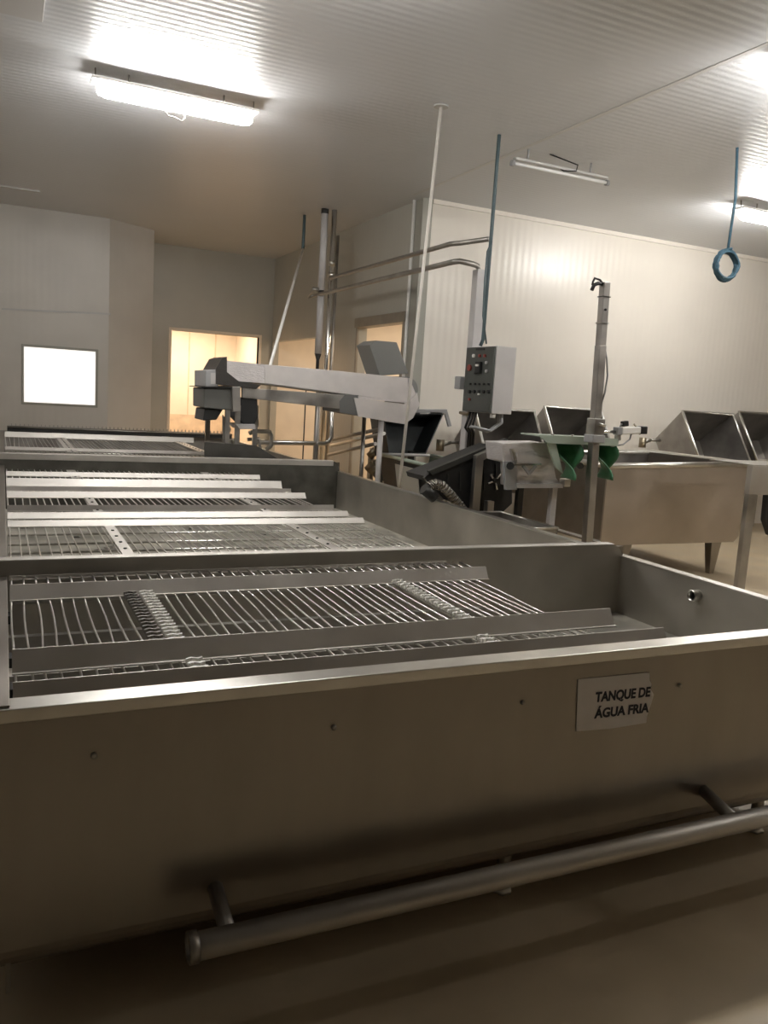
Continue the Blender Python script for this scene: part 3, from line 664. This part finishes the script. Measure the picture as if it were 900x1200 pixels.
# taps on the sides of two bins
for x, y, Y, tb, x0 in ((521, 520, 8.8, tbD, Yp(556, 479, 8.4).x), (757, 517, 8.8, tbA, Yp(800, 483, 8.4).x)):
    c = Yp(x, y, Y)
    t = poly([c + Vector((-.06, 0, -.02)), c + Vector((.08, .01, .02))], .03, 'tap', STEEL_B, tb, 10)
    poly([c + Vector((-.06, 0, -.09)), c + Vector((-.06, 0, .05))], .05, 'tap_handle', BOTTLE, t, 12)
    poly([c + Vector((.08, .01, .02)), Vector((x0 + .07, c.y + .01, c.z + .02))], .02, 'tap_pipe', STEEL_D, t, 10)

# ------------------------------------------------------------------ dark hopper and its trolley behind the hanging pole
YH = 8.62
hp = thing('dark_hopper', 'dark tapered hopper with an open face behind the white pole', 'hopper', (4.2, YH, 0))
A, B_, C_, D_ = Yp(449, 485, YH), Yp(520, 485, YH), Yp(499, 532, YH - .25), Yp(456, 532, YH - .25)
dv = Vector((0, .36, -.05)); k = .02
for nm, q in (('left_panel', (A, D_, D_ + dv, A + dv)), ('right_panel', (C_, B_, B_ + dv, C_ + dv)), ('back_panel', (A + dv, B_ + dv, C_ + dv, D_ + dv)), ('bottom_panel', (D_, C_, C_ + dv, D_ + dv)), ('top_panel', (B_, A, A + dv, B_ + dv))):
    n = (q[1] - q[0]).cross(q[2] - q[0]).normalized() * .012
    MB().prism(q, n).build(nm, mat('hopper_black', (.022, .026, .026), .45, .2, noise=.3), hp)
MB().bar(A + Vector((-.05, 0, .03)), B_ + Vector((.03, 0, .03)), .06, .05).build('top_flange', GREYP, hp, .004)
MB().prism([B_ + Vector((.0, 0, .05)), B_ + Vector((.05, 0, .03)), B_ + Vector((.12, 0, -.14)), B_ + Vector((.08, 0, -.15))], (0, .03, 0)).build('hook', GREYP, hp)
for f in (.38, .75):
    c = A.lerp(B_, f); MB().box(c.x, c.x + .16, YH - .03, YH, c.z + .0, c.z + .025).build('slot', BLACK, hp)
for x in (D_.x + .06, C_.x - .06):
    MB().box(x - .03, x + .03, YH - .02, YH + .04, 0, C_.z + .01).build('leg', DARK, hp)
tr = thing('trough_trolley', 'low trough trolley with pale green rails below the dark hopper', 'trolley', (4.0, 7.0, 0))
zq2 = 1.0
r1, r2, r3, r4 = Zp(440, 531, zq2), Zp(503, 546, zq2), Zp(536, 541, zq2), Zp(486, 530, zq2)
r1 = Vector((r1.x, min(r1.y, 8.2), zq2)); r4 = Vector((r4.x, min(r4.y, 8.2), zq2))
MB().tube([r1, r2], .02, 8).build('rail', GREENISH, tr); MB().tube([r4, r3], .02, 8).build('rail', GREENISH, tr)
MB().tube([r2, r3], .016, 8).build('rail', LIGHTG, tr); MB().tube([r1, r4], .016, 8).build('rail', LIGHTG, tr)
dn = Vector((0, 0, -.38)); inx = Vector((.08, 0, 0))
MB().prism([r1, r2, r2 + dn + inx, r1 + dn + inx], (.012, 0, 0)).build('side_panel', DARK, tr)
MB().prism([r4, r3, r3 + dn - inx, r4 + dn - inx], (-.012, 0, 0)).build('side_panel', mat('green_grey', (.12, .16, .12), .5), tr)
MB().prism([r2, r3, r3 + dn - inx, r2 + dn + inx], (0, .012, 0)).build('end_panel', DARK, tr)
MB().prism([r1 + dn + inx, r2 + dn + inx, r3 + dn - inx, r4 + dn - inx], (0, 0, .012)).build('bottom_panel', DARK, tr)
f0, f1 = r1.lerp(r2, .38), r1.lerp(r2, .82)
MB().prism([f0 + Vector((-.012, 0, -.06)), f1 + Vector((-.012, 0, -.06)), f1 + Vector((.04, 0, -.36)), f0 + Vector((.04, 0, -.34))], (-.008, 0, 0)).build('white_label_plate', mat('plate_pale', (.42, .40, .34), .5), tr)
for p in (r1, r2, r3, r4):
    s = 1 if p in (r1, r2) else -1
    MB().box(p.x + s * .08 - .02, p.x + s * .08 + .02, p.y - .02, p.y + .02, 0, zq2 - .3).build('leg', STEEL_D, tr)

# ------------------------------------------------------------------ inclined elevator, hose and hopper beside the middle tank
YE = 5.6
el = thing('inclined_elevator', 'dark inclined elevator trough rising beside the middle tank', 'elevator', (3.7, YE, 0))
MB().prism(pl([(497, 560), (508, 551), (555, 533), (592, 517), (600, 519), (600, 590), (585, 604), (560, 600), (520, 585)], YE), (0, .03, 0)).build('side_panel', mat('elevator_dark', (.03, .03, .03), .38, .5, noise=.3), el)
for dy in (-.02, .48): MB().prism(pl([(503, 552), (594, 514), (598, 518), (507, 557)], YE + dy), (0, .05, 0)).build('edge_rail', mat('edge_dark', (.06, .06, .055), .4, .6), el)
MB().prism(pl([(506, 560), (596, 524), (597, 530), (508, 566)], YE + .03), (0, .46, 0)).build('belt_bed', BLACK, el)
MB().prism(pl([(508, 551), (592, 519), (600, 519), (600, 590), (560, 600)], YE + .5), (0, .02, 0)).build('side_panel', DARK, el)
for i in range(5):
    x0_ = 525 + i * 14; MB().prism(pl([(x0_, 556 - i * 3), (x0_ + 1.5, 556 - i * 3), (x0_ + 1.5, 575), (x0_, 575)], YE - .012), (0, .012, 0)).build('stiffener', DARK, el)
a = Yp(561, 535, YE - .06); b = Yp(592, 520, YE - .06)
MB().box(a.x - .04, a.x + .03, YE - .09, YE - .04, 0, a.z).build('leg', STEEL_D, el, .004)
MB().bar((a.x - .03, YE - .065, a.z - .02), (b.x, YE - .065, b.z - .01), .05, .06).build('arm', STEEL_D, el, .004)
c = Yp(574, 590, YE - .1); MB().box(c.x - .03, c.x + .03, YE - .12, YE - .06, 0, c.z + .02).build('leg', STEEL_D, el, .004)
MB().box(b.x, b.x + .05, YE + .46, YE + .5, 0, b.z - .3).build('leg', DARK, el)
hs = thing('flexible_hose', 'shiny ribbed hose curving down beside the middle tank rim', 'hose', (3.5, 5.35, .8))
pts = [Yp(x, y, 5.45) for x, y in ((503, 570), (510, 567), (518, 569), (527, 578), (535, 588), (543, 598), (550, 610))]
MB().tube(pts, .036, 12).build('hose', STEEL_D, hs)
for i in range(len(pts) - 1):
    for f in (0, .33, .66):
        p = pts[i].lerp(pts[i + 1], f); d = (pts[i + 1] - pts[i]).normalized() * .008
        MB().tube([p - d, p + d], .04, 12).build('rib', mat('hose_rib', (.25, .23, .21), .25, 1.), hs)
c = Yp(499, 577, 5.45); MB().tube([c + Vector((-.02, 0, .03)), c + Vector((.08, 0, -.04))], .045, 12).build('coupling', DARK, hs)
YHp = 5.2
hb = thing('covered_hopper', 'pale plastic-covered hopper on a leg beside the inclined elevator', 'hopper', (3.9, YHp, 0))
MB().prism(pl([(588, 519), (642, 519), (648, 540), (652, 560), (660, 571), (606, 572), (606, 545), (590, 541)], YHp), (0, .24, 0)).build('body', FOIL, hb, .008)
MB().prism(pl([(591, 541), (605, 541), (606, 574), (593, 574)], YHp - .02), (0, .03, 0)).build('side_plate', GREYP, hb)
MB().prism(pl([(606, 531), (646, 538), (650, 544), (606, 542)], YHp - .035), (0, .03, 0)).build('film_fold', COVER, hb)
MB().bar(Yp(602, 545, YHp - .05), Yp(634, 544, YHp - .05), .012).build('handle_bar', CHROME, hb)
m = MB(); m.bar(Yp(613, 546, YHp - .045), Yp(620, 555, YHp - .045), .02); m.bar(Yp(620, 555, YHp - .045), Yp(628, 546, YHp - .045), .02); m.build('bracket', GREYP, hb)
MB().prism(pl([(606, 567), (660, 567), (660, 572), (606, 572)], YHp - .04), (0, .04, 0)).build('lower_rail', LIGHTG, hb)
MB().prism(pl([(599, 526), (602, 526), (606, 538), (603, 540)], YHp - .04), (0, .03, 0)).build('latch', STEEL_B, hb)
MB().tube([Yp(598, 546, YHp - .06), Yp(598, 546, YHp + .0)], .03, 10).build('knob', BLACK, hb)
c = Yp(651.5, 571, YHp - .0); MB().box(c.x - .03, c.x + .02, YHp, YHp + .05, 0, c.z).build('leg', LIGHTG, hb, .004)
c = Yp(612, 571, YHp + .18); MB().box(c.x - .03, c.x + .02, YHp + .18, YHp + .23, 0, c.z).build('leg', DARK, hb, .004)
c = Yp(664, 566, YHp - .05); MB().box(c.x - .02, c.x + .04, YHp - .05, YHp + .02, c.z - .03, c.z + .03).build('lug', STEEL_B, hb, .006)
c = Yp(580, 563, YE - .05); m = MB()
for ang in (50, 140, 200, 285):
    m.tube([c, c + Vector((.075 * math.cos(math.radians(ang)), -.01, .075 * math.sin(math.radians(ang))))], .009, 6)
sv = m.build('star_handle', CHROME, el)
MB().tube([c + Vector((0, -.02, 0)), Vector((c.x, YE + .005, c.z))], .018, 8).build('hub', DARK, sv)
# shallow tray next to the tank rim
ty = thing('catch_tray', 'shallow open steel tray beside the middle tank rim', 'tray', (3.4, 4.9, 0))
zz = .8
q = [Zp(559, 602, zz), Zp(590, 601, zz), Zp(641, 618, zz), Zp(612, 621, zz)]
x0, x1, y0_, y1_ = 3.22, 3.53, 4.6, 5.33
for nm, a in (('side_panel', (x0, x0 + .01, y0_, y1_)), ('side_panel', (x1 - .01, x1, y0_, y1_)), ('end_panel', (x0, x1, y0_, y0_ + .01)), ('end_panel', (x0, x1, y1_ - .01, y1_))):
    MB().box(*a, zz - .12, zz).build(nm, STEEL_D, ty)
MB().box(x0, x1, y0_, y1_, zz - .13, zz - .12).build('bottom_panel', STEEL_D, ty)
MB().tube([(x0, y0_, zz), (x1, y0_, zz), (x1, y1_, zz), (x0, y1_, zz)], .009, 6, closed=True).build('rim', STEEL_B, ty)
for x in (x0 + .04, x1 - .04):
    for y in (y0_ + .05, y1_ - .05): MB().box(x - .015, x + .015, y - .015, y + .015, 0, zz - .13).build('leg', STEEL_D, ty)

# ------------------------------------------------------------------ mast with the filling beam and green chutes
YM = 4.9
ma, mb_ = Yp(709, 331, YM), Yp(688, 632, YM)
ms = thing('square_mast', 'tall square steel mast with a hook in front of the vat', 'mast', (mb_.x, YM, 0))
k = (ma.x - mb_.x) / (ma.z - mb_.z); x_at = lambda z: mb_.x + k * (z - mb_.z)
wd = .062
MB().bar((x_at(.02), YM, .02), (x_at(ma.z - .45), YM, ma.z - .45), wd, wd, up=(0, 1, 0)).build('lower_tube', STEEL_D, ms, .004)
MB().bar((x_at(ma.z - .45), YM, ma.z - .45), (ma.x, YM, ma.z), wd * .92, wd * .92, up=(0, 1, 0)).build('upper_tube', STEEL_D, ms, .004)
MB().box(x_at(0) - .12, x_at(0) + .12, YM - .12, YM + .12, 0, .02).build('base_plate', STEEL_D, ms)
z = Yp(700, 378, YM).z; MB().box(x_at(z) - .034, x_at(z) + .034, YM - .034, YM + .034, z - .005, z + .005).build('band', STEEL_B, ms)
z = Yp(700, 347, YM).z; MB().box(x_at(z) - .034, x_at(z) + .034, YM - .034, YM + .034, z - .003, z + .003).build('band', DARK, ms)
c = Yp(709, 363, YM - .035); MB().tube([c, c + Vector((0, -.01, 0))], .009, 8).build('bolt', BLACK, ms)
pts = [Yp(x, y, YM) for x, y in ((707, 333), (701, 332), (696, 334), (693.5, 340))]
MB().tube(pts, .014, 8).build('hook', DARK, ms)
pts = [Yp(x, y, YM) for x, y in ((707, 333), (703, 328), (697, 326), (695, 330), (694, 334))]
MB().tube(pts, .008, 8).build('hook', DARK, ms)
pts = [Yp(x, y, YM - .01) for x, y in ((708, 405), (711, 420), (712, 440), (709, 460), (703, 478))]
MB().tube(pts, .007, 6).build('cable', GREYP, ms)
z0_ = Yp(695, 517, YM).z; z1_ = Yp(695, 490, YM).z
MB().box(x_at(z0_) - .05, x_at(z0_) + .045, YM - .055, YM + .045, z0_ + .02, z1_).build('slide_clamp', STEEL_D, ms, .006)
MB().box(x_at(z0_) - .06, x_at(z0_) + .055, YM - .06, YM + .05, z0_ - .01, z0_ + .05).build('clamp_block', GREYP, ms, .006)
c = Yp(702, 497, YM - .06); MB().tube([c, c + Vector((.05, -.01, -.01))], .01, 8).build('clamp_screw', STEEL_B, ms)
fb = thing('filling_beam', 'pale horizontal beam with two green chutes clamped to the mast', 'beam', (x_at(z0_), YM + .05, z0_))
b0, b1 = Yp(633, 512, YM + .08), Yp(725, 516, YM + .08)
MB().prism([b0 + Vector((0, 0, -.0)), b0 + Vector((.08, 0, -.045)), b1 + Vector((0, 0, -.045)), b1 + Vector((0, 0, .012)), b0 + Vector((0, 0, .015))], (0, .012, 0)).build('front_plate', GREENISH, fb)
MB().prism([b0 + Vector((0, .012, .012)), b1 + Vector((0, .012, .009)), b1 + Vector((0, .3, .009)), b0 + Vector((.03, .3, .012))], (0, 0, -.01)).build('top_plate', GREENISH, fb)
for f in (.25, .5, .75):
    c = b0.lerp(b1, f) + Vector((0, .1, .012)); MB().tube([c, c + Vector((0, 0, .012))], .012, 6).build('bolt', STEEL_D, fb)
def chute(x0, x1, name='green_chute'):
    rows = []
    N = 12
    for i in range(9):
        v = i / 8; row = []
        for j in range(N + 1):
            u = j / N
            w_ = 1 - .45 * math.sin(v * 1.9) ** 2; cxx = (x0 + x1) / 2 + (x1 - x0) * .2 * math.sin(v * 2.6)
            p = Yp(cxx + (u - .5) * (x1 - x0) * w_, 516 + 44 * v, YM + .12)
            p.y += .2 * math.sin(math.pi * u) * (1 - .3 * v) - .12 * v * (1 - u) + .06 * math.sin(5 * v + 3 * u); row.append(p)
        rows.append(row)
    return MB().sheet(rows, .006).build(name, GREEN, fb)
chute(648, 677); chute(692, 718)
MB().prism([Yp(641, 517, YM + .1), Yp(651, 517, YM + .1), Yp(660, 555, YM + .1), Yp(652, 548, YM + .1)], (0, .02, 0)).build('chute_cheek', GREENISH, fb)
MB().tube([Yp(679, 517, YM + .2), Yp(677, 537, YM + .2)], [.035, .02], 10).build('nozzle', LIGHTG, fb)
MB().tube([Yp(680, 546, YM + .1), Yp(680, 546, YM + .16)], .026, 12).build('nozzle_cap', CHROME, fb)
ac = thing('air_cylinder', 'small pneumatic cylinder with fittings on the end of the filling beam', 'cylinder', Yp(730, 505, YM + .1))
Yk = YM + .1
MB().tube([Yp(697, 506, Yk), Yp(722, 506, Yk)], .012, 10).build('rod', CHROME, ac)
MB().bar(Yp(727, 505, Yk), Yp(749, 504, Yk), .05, .055).build('barrel', WHITEP, ac, .008)
MB().bar(Yp(721, 505, Yk), Yp(727, 505, Yk), .06, .06).build('front_cap', GREYP, ac, .006)
MB().bar(Yp(749, 504, Yk), Yp(756, 504, Yk), .06, .06).build('rear_cap', DARK, ac, .006)
MB().bar(Yp(729, 497, Yk), Yp(735, 496, Yk), .04, .04).build('valve', BLACK, ac, .004)
MB().tube([Yp(726, 502, Yk), Yp(728, 497, Yk), Yp(731, 497, Yk)], .007, 6).build('air_line', GREYP, ac)
MB().tube([Yp(740, 508, Yk), Yp(738, 515, Yk), Yp(730, 521, Yk), Yp(716, 523, Yk)], .007, 6).build('air_line', GREYP, ac)
MB().tube([Yp(743, 497, Yk), Yp(747, 502, Yk), Yp(750, 509, Yk)], .008, 6).build('air_line', BOTTLE, ac)
MB().bar(Yp(724, 505, Yk), Yp(724, 516, Yk), .04, .03).build('mount', STEEL_D, ac)

# ------------------------------------------------------------------ steel frame leg at the right
YF = 5.2
fm = thing('work_table', 'steel work table leg with a black cover in front of the vat', 'table', (Yp(890, 600, YF).x, YF, 0))
top = Yp(882, 546, YF); knee = Yp(884, 580, YF)
MB().box(top.x, top.x + .75, YF, YF + .06, knee.z, top.z).build('top_plate', STEEL_S, fm, .005)
MB().box(top.x, top.x + .75, YF, YF + .5, top.z, top.z + .012).build('table_sheet', STEEL_B, fm, .003)
a = Yp(883, 580, YF); b = Yp(898, 580, YF)
MB().box(top.x + .0, top.x + .10, YF, YF + .05, 0, knee.z + .01).build('leg', STEEL_D, fm, .005)
MB().box(top.x + .70, top.x + .75, YF, YF + .05, 0, knee.z + .01).build('leg', STEEL_D, fm, .005)
MB().prism([Yp(900, 578, YF + .03), Yp(915, 578, YF + .03), Yp(915, 622, YF + .03), Yp(903, 628, YF + .03), Yp(897, 610, YF + .03)], (0, .06, 0)).build('black_cover', BLACK, fm, .01)
